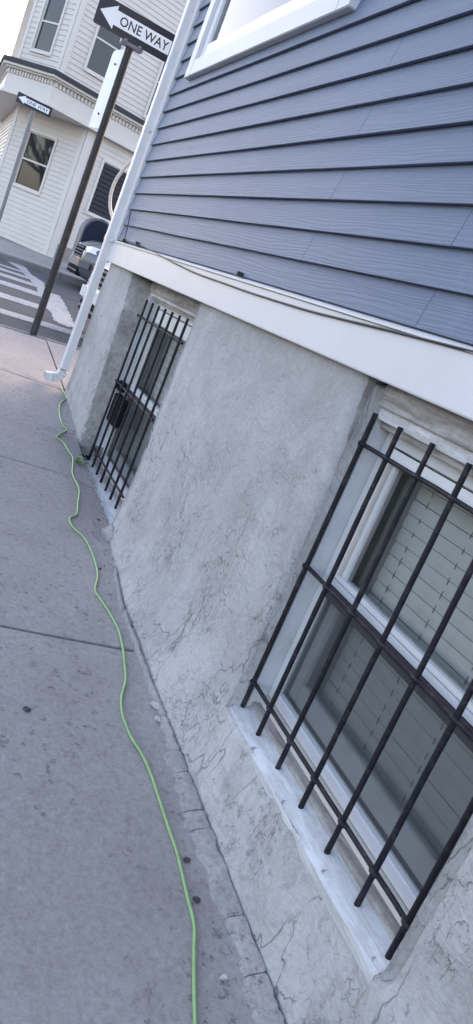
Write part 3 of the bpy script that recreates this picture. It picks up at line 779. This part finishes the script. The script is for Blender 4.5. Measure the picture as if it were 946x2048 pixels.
hp = [(392, 2200), (390, 2048), (388, 1968), (388, 1900), (388, 1850), (376, 1800), (362, 1740), (352, 1700), (338, 1660), (325, 1620), (312, 1580), (300, 1545), (283, 1508), (265, 1480), (250, 1447), (243, 1420), (243, 1393), (251, 1362), (249, 1330), (246, 1300), (237, 1262), (218, 1225), (200, 1198), (190, 1180), (195, 1155), (192, 1131), (181, 1099), (167, 1075), (146.5, 1056), (139.5, 1043), (141, 1035), (153.5, 1028), (156, 1005), (158.7, 984), (153.5, 967), (144.7, 947.5), (145.8, 918), (137.8, 904), (127, 886.5), (115, 877), (113, 874), (122, 867), (132.5, 860), (124, 848), (118.6, 827), (120, 810), (127, 801), (132.5, 794), (123, 779), (121, 775)]
HR = .0043
h_a, h_b = atf((390, 2048), zwalk, HR), atf((388, 1968), zwalk, HR); h_d = h_a-h_b
m = MB(); m.tube([Vector((q.x, q.y, zwalk(q.x, q.y)+HR+.001)) for q in smooth_pts([h_a+h_d*k_ for k_ in (22, 14, 8, 4, 2, 1)] + [atf(p, zwalk, HR) for p in hp[1:]], 5)], HR, 10)
tag(m.build('green_hose', M['hose'], smooth=True), 'thin green hose snaking along the pavement beside the wall', 'hose')

# ------------------------------------------------------------------ lettering and one-way signs
def text_mesh(body, size):
    c_ = bpy.data.curves.new('t', 'FONT'); c_.body = body; c_.size = size; c_.align_x = 'CENTER'; c_.align_y = 'CENTER'
    c_.resolution_u = 2; c_.offset = size*.012
    o = bpy.data.objects.new('t', c_); COL.objects.link(o); dg = bpy.context.evaluated_depsgraph_get(); dg.update()
    me = bpy.data.meshes.new_from_object(o.evaluated_get(dg)); bpy.data.objects.remove(o); bpy.data.curves.remove(c_)
    return me
def one_way(root, cy, cz, X, Lh, Hh):
    """panel faces +x; y runs to the viewer's right"""
    def P(s, h, d): return Vector((X+d, cy+s, cz+h))
    q = MB(); r_ = .014; prof = []
    for (sx, sh, a0) in ((1, 1, 0), (-1, 1, 90), (-1, -1, 180), (1, -1, 270)):
        for k in range(4):
            a = math.radians(a0+k*30); prof.append(P(sx*(Lh-r_)+r_*math.cos(a), sh*(Hh-r_)+r_*math.sin(a), 0))
    q.extrude_poly(prof, (-.004, 0, 0)); panel = q.build('sign_panel', M['signblack'], root)
    q = MB(); a_ = Hh*.80; t_ = Hh*.50; x0 = -Lh*.93; hx = -Lh*.55
    q.extrude_poly([P(x0, 0, .0012), P(hx, a_, .0012), P(hx, t_, .0012), P(Lh*.86, t_, .0012), P(Lh*.86, -t_, .0012), P(hx, -t_, .0012), P(hx, -a_, .0012)], (.0006, 0, 0))
    q.build('arrow', M['signwhite'], panel)
    me = text_mesh('ONE WAY', 1.0)
    co = np.array([v.co[:] for v in me.vertices]); wd_, ht_ = np.ptp(co[:, 0]), np.ptp(co[:, 1]); mx, my = (co[:, 0].max()+co[:, 0].min())/2, (co[:, 1].max()+co[:, 1].min())/2
    fx, fy = Lh*1.24/wd_, Hh*.66/ht_
    q = MB(); q.poly([P((c_[0]-mx)*fx+Lh*.19, (c_[1]-my)*fy, .0024) for c_ in co], [list(p_.vertices) for p_ in me.polygons])
    q.build('lettering', M['signblack'], panel); bpy.data.meshes.remove(me)
PB = atf((66, 669), zwalk)
sp = thing('street_sign', PB, 'dark sign pole at the near corner carrying a one way sign and a white sign', 'street sign')
m = MB(); m.tube([(PB.x, PB.y, lerp(PB.z-.05, 1.55, t/10)) for t in range(11)], .0275, 14, jitter=.06); m.build('pole', M['pole'], sp, smooth='auto')
one_way(sp, PB.y+.002, 1.494, PB.x+.036, .292, .094)
m = MB(); m.box(PB.x-.03, PB.x+.034, PB.y-.075, PB.y+.085, 1.375, 1.425, .006); m.box(PB.x+.02, PB.x+.042, PB.y+.045, PB.y+.07, 1.388, 1.412, .004); m.box(PB.x+.02, PB.x+.042, PB.y-.06, PB.y-.035, 1.388, 1.412, .004); m.build('bracket', M['galv'], sp)
q = MB(); prof = []; r_ = .03
for (sx, sh, a0) in ((1, 1, 0), (-1, 1, 90), (-1, -1, 180), (1, -1, 270)):
    for k in range(4):
        a = math.radians(a0+k*30); prof.append(Vector((PB.x-.155+sx*(.125-r_)+r_*math.cos(a), PB.y-.010-.20*(.125-sx*(.125-r_)-r_*math.cos(a)), 1.095+sh*(.275-r_)+r_*math.sin(a))))
q.extrude_poly(prof, (0, .004, 0)); pn = q.build('white_panel', M['signback'], sp)
for z in (.92, 1.27):
    m = MB(); m.tube([(PB.x-.155, PB.y-.044, z), (PB.x-.155, PB.y-.02, z)], .007, 8); m.build('bolt', M['iron'], pn)
QX = -14.55; fp = atx((66, 226), QX)
fs_ = thing('street_sign', (QX-.03, fp.y-.0, zfar(QX, fp.y)), 'thin grey pole with a one way sign before the far white building', 'street sign')
m = MB(); m.tube([(QX-.04, fp.y, lerp(zfar(QX, fp.y)-.05, 1.86, t/6)) for t in range(7)], .030, 10); m.build('pole', M['galv'], fs_, smooth='auto')
one_way(fs_, (atx((37.3, 183.8), QX).y+atx((105.5, 216.3), QX).y)/2, 1.797, QX, .287, .079)

# ------------------------------------------------------------------ mailbox
MX = -14.75; my0, my1 = 1.42, 1.98; mz = zfar(MX, 1.7)
mbx = thing('mailbox', (MX-.2, 1.7, mz), 'dark round-topped street mailbox on the far pavement behind the grey car', 'mailbox')
yc, hw = (my0+my1)/2, (my1-my0)/2
prof = [(yc-hw, mz+.13)] + [(yc-hw*math.cos(math.radians(a)), mz+.76+hw*1.05*math.sin(math.radians(a))) for a in range(0, 181, 12)] + [(yc+hw, mz+.13)]
m = MB(); m.loft([[(x, y, z) for y, z in prof] for x in (MX, MX-.42)]); m.build('body', M['mailstrip'], mbx, smooth='auto')
pr2 = [(yc+(y-yc)*.90, (z-mz-.5)*.93+mz+.5) for y, z in prof]
m = MB(); m.loft([[(x, y, z) for y, z in pr2] for x in (MX+.012, MX-.01)]); m.build('end_panel', M['mailbox'], mbx, smooth='auto')
for sx in (0, 1):
    for sy in (0, 1):
        m = MB(); x_ = MX-.03-.36*sx; y_ = yc+(hw-.04)*(1 if sy else -1); m.box(x_-.025, x_+.025, y_-.025, y_+.025, mz-.02, mz+.14, .003); m.build('leg', M['mailbox'], mbx)
m = MB(); m.box(MX-.25, MX-.05, my0-.004, my0+.01, mz+.19, mz+.33, .002); m.build('paper_label', M['label'], mbx)

# ------------------------------------------------------------------ cars
def car(base, heading, paint, label, name='parked_car'):
    """local: x forward, y left, z up, metres; nose at x=0"""
    root = bpy.data.objects.new(name, None); COL.objects.link(root); root.location = base; root.rotation_euler = (0, 0, heading)
    root['label'] = label; root['category'] = 'car'; root['group'] = 'cars by the crossing'; WL[root.name] = Vector((0, 0, 0))
    def B(mbq, nm, mat, par=root, smooth='auto'):
        return mbq.build(nm, mat, par, smooth=smooth, metres=True)
    def ring(x, hw, z0, z1, cr):
        pts = []
        zm = z0+(z1-z0)*.55
        for sy in (1, -1):
            seq = [(hw*.90, z0), (hw, z0+.08), (hw*1.01, zm), (hw*.97, z1-.10), (hw*.88, z1-.02), (hw*.5, z1+cr)]
            pts += [(x, sy*a, b) for a, b in (seq if sy == 1 else seq[::-1])]
        return pts
    secs = [(0.02, .60, .34, .72, .01), (-.06, .72, .26, .84, .015), (-.22, .84, .22, .93, .025), (-.5, .90, .20, .98, .03), (-1.2, .92, .20, 1.03, .03), (-1.5, .92, .20, 1.05, .02), (-2.6, .93, .20, 1.07, .02), (-3.6, .92, .22, 1.08, .02), (-4.25, .88, .28, 1.06, .02), (-4.5, .78, .36, .98, .01)]
    q = MB(); q.loft([ring(*s) for s in secs]); body = B(q, 'body', paint)
    def cab(x, hw, z): return [(x, hw, z), (x, hw*.9, z+.02), (x, 0, z+.05), (x, -hw*.9, z+.02), (x, -hw, z)]
    q = MB()
    rows = [[(-1.25, .86), (-3.95+.1, .86)], ]
    lo = [(-1.15, .80, 1.03), (-1.7, .85, 1.04), (-3.3, .85, 1.06), (-4.35, .78, 1.05)]
    hi = [(-1.95, .66, 1.50), (-2.3, .69, 1.58), (-3.2, .69, 1.58), (-3.95, .64, 1.52)]
    r1 = [(x, y, z) for x, y, z in lo] + [(x, -y, z) for x, y, z in lo[::-1]]
    r2 = [(x, y, z) for x, y, z in hi] + [(x, -y, z) for x, y, z in hi[::-1]]
    q.loft([r1, r2]); B(q, 'windows', M['carglass'])
    q = MB(); r3 = [(x, y*.97, z+.05) for x, y, z in r2]; q.loft([r2, r3]); B(q, 'roof', paint)
    for sx in (-.85, -3.55):
        for sy in (1, -1):
            q = MB(); prof = [(.20, .0), (.31, .0), (.335, .03), (.335, .17), (.31, .20), (.20, .20)]
            rg = []
            for k in range(25):
                a = 2*math.pi*k/24; rg.append([(sx+r*math.cos(a), sy*(.92-w_), .335+r*math.sin(a)) for r, w_ in prof])
            q.loft(rg, cap=False); wh = B(q, 'wheel', M['tyre'])
            q = MB(); q.tube([(sx, sy*.90, .335), (sx, sy*.78, .335)], .21, 20)
            B(q, 'rim', M['rim'], wh)
    for sy in (1, -1):
        q = MB(); q.loft([[(.015, sy*.40, .70), (-.02, sy*.70, .72), (-.06, sy*.70, .84), (-.01, sy*.42, .80)], [(-.10, sy*.42, .70), (-.33, sy*.885, .74), (-.36, sy*.87, .87), (-.12, sy*.44, .82)]]); B(q, 'headlight', M['lamp'])
        q = MB(); q.box(-1.75, -1.60, sy*.95-.09, sy*.95+.09, 1.03, 1.16, .03); B(q, 'mirror', paint)
        q = MB(); q.box(-4.50, -4.38, sy*.72-.10, sy*.72+.10, .80, .98, .02); B(q, 'tail_light', M['redlens'])
    q = MB(); q.box(-.05, .032, -.42, .42, .56, .80, .015); gr = B(q, 'grille', M['plastic'])
    for k in range(4):
        q = MB(); q.box(.02, .048, -.43, .43, .585+k*.058, .605+k*.058, .004); B(q, 'grille_bar', M['carbar'], gr)
    q = MB(); q.loft([[(x+.045, y, z) for x, y, z in ((0.02, -.60, .42), (.02, .60, .42), (.02, .60, .54), (.02, -.60, .54))], [(x-.1, y*1.38, z) for x, y, z in ((0.0, -.60, .42), (.0, .60, .42), (.0, .60, .54), (.0, -.60, .54))]]); B(q, 'bumper', paint)
    q = MB(); q.box(-.08, .045, -.55, .55, .25, .40, .02); lg = B(q, 'lower_grille', M['plastic'])
    q = MB(); q.box(.04, .055, -.5, .5, .31, .335, .004); B(q, 'grille_bar', M['carbar'], lg)
    return root
def carpos(x, y):
    p = W((x, y, zroad(x, y))); return p
car(carpos(-13.12, 1.22), math.radians(-90), M['greycar'], 'dark grey car with chrome grille parked at the far kerb before the mailbox')
car(carpos(-7.30, .495), math.radians(-90), M['whitecar'], 'white car parked round the corner, mostly hidden behind the downspout')

# ------------------------------------------------------------------ the far white corner building
B1 = Vector((-17, 1.2815, -.376)); dR = Vector((-.24, .9708, 0)); dL = Vector((.7279, .6857, 0)); nR = Vector((.9708, .24, 0)); nL = Vector((.6857, -.7279, 0))
L_ch = 1.86; B2 = B1-dL*L_ch; dS = Vector((-1, 0, 0)); nS = Vector((0, -1, 0))
far = thing('corner_building', (B1.x, B1.y, -.40), 'white clapboard corner building across the street with dentil cornice', 'building')
ZF0, ZF1, ZDT0, ZDT1, ZC0, ZC1 = 2.193, 2.49, 2.49, 2.585, 2.665, 2.745
def lapped(P0, d, n, length, z0, z1, pitch, name='siding', th=.014, holes=()):
    q = MB(); z = z0
    P0 = Vector((P0.x, P0.y, 0))
    while z < z1-.01:
        zt = min(z+pitch, z1)
        spans = [(0, length)]
        for (s0, s1, h0, h1) in holes:
            if h0 < (z+zt)/2 < h1:
                spans = [p_ for a, b in spans for p_ in ((a, min(b, s0)), (max(a, s1), b)) if p_[1]-p_[0] > .005]
        for a, b in spans:
            pts = [P0+d*t+n*o+Vector((0, 0, h)) for t in (a, b) for o, h in ((.0, z), (th, z), (.002, zt), (-.03, zt), (-.03, z))]
            q.poly(pts, [(0, 1, 6, 5), (1, 2, 7, 6), (2, 3, 8, 7), (3, 4, 9, 8), (4, 0, 5, 9), (0, 4, 3, 2, 1), (5, 6, 7, 8, 9)])
        z = zt
    return q.build(name, M['fsiding'], far, kind='stuff')
def Q(P0, d, n): 
    P0 = Vector((P0.x, P0.y, 0)); return lambda v: P0+d*v.x+n*v.y+Vector((0, 0, v.z))
def fwin(P0, d, n, s0, s1, z0, z1, inner='curtain', name='window', bars=1, mat=None):
    t = .045; q = MB(Q(P0, d, n)); q.box(s0, s1, -.035, -.02, z0, z1); wpart = q.build(name, mat or M['fglass'], far)
    q = MB(Q(P0, d, n))
    q.box(s0-t, s0, -.03, .035, z0-t, z1+t); q.box(s1, s1+t, -.03, .035, z0-t, z1+t); q.box(s0, s1, -.03, .034, z1, z1+t); q.box(s0, s1, -.03, .045, z0-t, z0)
    q.build('casing', M['ftrim'], wpart)
    q = MB(Q(P0, d, n)); zm = (z0+z1)/2; q.box(s0, s1, -.02, -.002, zm-.016, zm+.016)
    for a in (s0, s1-.022): q.box(a, a+.022, -.02, -.003, z0, z1)
    q.box(s0+.022, s1-.022, -.02, -.0035, z0, z0+.03); q.box(s0+.022, s1-.022, -.02, -.0035, z1-.022, z1)
    q.build('sash', M['ftrim'], wpart)
    return wpart
zg = zfar(-17, 1.3)
# ground floor walls
lapped(B2, dL, nL, L_ch-.10, -.42, ZF0, .094, holes=[(.48-.045, 1.19+.045, .66-.045, 1.737+.045)])
lapped(B1+dR*.10, dR, nR, 16, -.10, ZF0, .094, holes=[(.40-.03, 1.22, .70-.03, 1.74)])
lapped(B2+dS*.06, dS, nS, 12, -.30, 8.6, .094)
q = MB(Q(B1, dR, nR)); q.box(0.12, 16, -.04, .012, -.9, -.10); q.build('foundation', M['ffound'], far)
q = MB(Q(B2, dL, nL)); q.box(0.0, L_ch-.1, -.04, .010, -.9, -.42); q.build('foundation', M['ffound'], far)
q = MB(Q(B1, dR, nR)); q.box(-.01, .13, -.03, .026, -.42, ZF0); q.build('corner_board', M['ftrim'], far)
q = MB(Q(B2, dL, nL)); q.box(L_ch-.11, L_ch-.01, -.03, .022, -.42, ZF0); q.build('corner_board', M['ftrim'], far)
q = MB(Q(B2, dL, nL)); q.box(-.01, .07, -.03, .022, -.30, ZF0); q.build('corner_board', M['ftrim'], far)
fwin(B2, dL, nL, .48, 1.19, .66, 1.737)
# dark shuttered window on the right wall
wp_ = fwin(B1, dR, nR, .50, 1.32, .70, 1.74, name='shuttered_window', mat=M['shutter'])
q = MB(Q(B1, dR, nR))
for i in range(11): q.box(.53, 1.29, -.018, .006, .74+i*.09, .785+i*.09)
q.build('louvre', M['shutter'], wp_)
# frieze, dentils, dark ledge on a projecting polygon
C0 = Vector((-17.594, -.393, 0)); C1 = Vector((-16.6, .379, 0)); C2 = C1+Vector((-.2659, .964, 0))*17; Cm = C0+Vector((-6, -.02, 0))
poly = [C2, C1, C0, Cm]
def inset(pl, dist):                      # move an open polyline to the inside
    out = []
    for i, p in enumerate(pl):
        ns = []
        for a, b in ((i-1, i), (i, i+1)):
            if a >= 0 and b < len(pl):
                d = (pl[b]-pl[a]).normalized(); ns.append(Vector((d.y, -d.x, 0)))
        n_ = sum(ns, Vector()).normalized(); k_ = dist/max(.5, n_.dot(ns[0])); out.append(p+n_*k_)
    return out
# orientation test: inside lies towards -x,+y of C1
if (inset(poly, 1)[1]-C1).dot(Vector((-1, .6, 0))) < 0: _sg = -1
else: _sg = 1
def ins(d): return inset(poly, d*_sg)
def band(o, i, z0, z1, name, mat, parent=far, metres=False):
    A, B_ = ins(o), ins(i); q = MB()
    for k in range(len(A)-1):
        v = [A[k], A[k+1], B_[k+1], B_[k]]
        q.poly([Vector((p.x, p.y, z)) for z in (z0, z1) for p in v], [(0, 1, 2, 3), (4, 7, 6, 5), (0, 4, 5, 1), (2, 6, 7, 3), (1, 5, 6, 2), (0, 3, 7, 4)])
    return q.build(name, mat, parent)
fr = band(0, .9, ZF0, ZF1, 'frieze', M['ftrim'])
band(-.035, .9, ZF0-.05, ZF0-.001, 'architrave', M['ftrim'])
band(.012, .9, ZDT0+.001, ZDT1, 'dentil_back', M['ftrim'])
q = MB(); A = ins(-.002)
for a, b in zip(A, A[1:]):
    d = (b-a).normalized(); n_ = Vector((d.y, -d.x, 0))*-_sg; Ln = (b-a).length; t = .03
    while t < min(Ln-.05, 5):
        o_ = a+d*t if a is not A[0] else b-d*t
        dd = d if a is not A[0] else -d
        pts = [o_+dd*e+n_*w_+Vector((0, 0, h)) for e in (0, .042) for w_ in (-.03, .022) for h in (ZDT0+.012, ZDT1-.004)]
        q.poly(pts, [(0, 1, 3, 2), (4, 6, 7, 5), (0, 4, 5, 1), (2, 3, 7, 6), (0, 2, 6, 4), (1, 5, 7, 3)]); t += .078
q.build('dentil', M['ftrim'], fr, kind='stuff')
band(-.07, .9, ZDT1+.001, ZDT1+.035, 'cornice', M['ftrim']); band(-.13, .9, ZDT1+.036, ZC0-.002, 'cornice', M['ftrim'])
band(-.16, .9, ZC0, ZC1, 'ledge', M['fledge'])
# soffit closing the overhang is the frieze underside; upper storey
U = ins(.10)
for k, holes in ((0, [(.42, 1.10, 3.06, 4.5), (2.2, 2.5, 2.86, 4.5)]), (1, [(.40, 1.02, 2.95, 4.1)])):
    a, b = U[k], U[k+1]
    if k == 0: a, b = U[1], U[0]          # right wall starts at the corner
    else: a, b = U[2], U[1]
    d = (b-a).normalized(); n_ = Vector((d.y, -d.x, 0)); 
    if n_.dot(Vector((1, -.3, 0))) < 0: n_ = -n_
    Ln = (b-a).length
    if k == 0:
        lapped(a+d*.08, d, n_, Ln-.1, ZC1, 8.6, .094, holes=[(.44-.08-.04, 1.0-.08+.04, 3.02, 4.3), (1.86-.08, 2.5-.08, 2.82, 4.3)])
        fwin(a, d, n_, .44, 1.0, 3.07, 4.25); fwin(a, d, n_, 1.90, 2.46, 2.87, 4.25)
        q = MB(Q(a, d, n_)); q.box(-.01, .09, -.03, .022, ZC1, 8.6); q.build('corner_board', M['ftrim'], far)
    else:
        lapped(a+d*.06, d, n_, Ln-.14, ZC1, 8.6, .094, holes=[(.27-.06, .84-.06, 2.98, 4.15)])
        fwin(a, d, n_, .30, .80, 3.03, 4.1)
        q = MB(Q(a, d, n_)); q.box(Ln-.09, Ln-.011, -.03, .022, ZC1, 8.6); q.box(0, .07, -.03, .022, ZC1, 8.6); q.build('corner_board', M['ftrim'], far)
band(-.1, .9, 8.6, 8.85, 'top_cornice', M['ftrim']); band(-.2, .9, 8.851, 8.93, 'top_ledge', M['fledge'])
# solid core so no daylight shows through
core = [B1+dR*16+Vector((-.0, 0, 0)), B1, B2, B2+dS*12, B2+dS*12+Vector((0, 9, 0))]  # unseen height and length stretched to block the low sun from the street
q = MB(); cc = sum(core, Vector())/5
q.extrude_poly([Vector((p.x, p.y, -.9))+(Vector((cc.x, cc.y, -.9))-Vector((p.x, p.y, -.9))).normalized()*.07 for p in core], (0, 0, 9.4)); q.build('core', M['dark'], far)

# ------------------------------------------------------------------ bare trees across the street (they show in the far panes)
def bare_tree(x, y, h, seed, label):
    z0 = zroad(x, y); t = thing('bare_tree', (x, y, z0), label, 'tree', 'bare trees across the street'); rr = random.Random(seed)
    q = MB(); pts = [Vector((x, y, z0-.05))]; d = Vector((0, 0, 1))
    for i in range(5):
        pts.append(pts[-1]+d*h*.09); d = (d+Vector((rr.uniform(-.1, .1), rr.uniform(-.1, .1), 0))).normalized()
    q.tube(pts, [.14, .12, .11, .10, .09, .08], 9, jitter=.1); q.build('trunk', M['bark'], t, smooth=True)
    q = MB()
    def grow(p, d, L, r, lev):
        n_ = 4; P = [p]
        for i in range(n_):
            d = (d+Vector((rr.gauss(0, .16), rr.gauss(0, .16), rr.gauss(.04, .12)))).normalized(); P.append(P[-1]+d*L/n_)
        q.tube(P, [r*(1-.12*i) for i in range(n_+1)], 5 if lev < 2 else 3, cap=False)
        if lev < 4:
            for k in range(3 if lev else 4):
                a = P[rr.randint(1, n_)]; dd = (d+Vector((rr.gauss(0, .6), rr.gauss(0, .6), rr.gauss(.1, .35)))).normalized()
                grow(a, dd, L*rr.uniform(.55, .8), r*.55, lev+1)
    for k in range(4):
        a = 1.57*k+rr.random(); grow(pts[-1-(k % 2)], Vector((math.cos(a)*.7, math.sin(a)*.7, .8)).normalized(), h*.30, .06, 0)
    q.build('branches', M['bark'], t)
M['bark'] = m_paint('bark', (.06, .05, .043), .9, .3, .6, 12)
bare_tree(-17.0, -7.6, 5.5, 3, 'bare street tree across the street, reflected in the ground-floor window of the white building')
bare_tree(-20.5, -8.6, 6.0, 5, 'second bare street tree farther along, behind the reflected one')
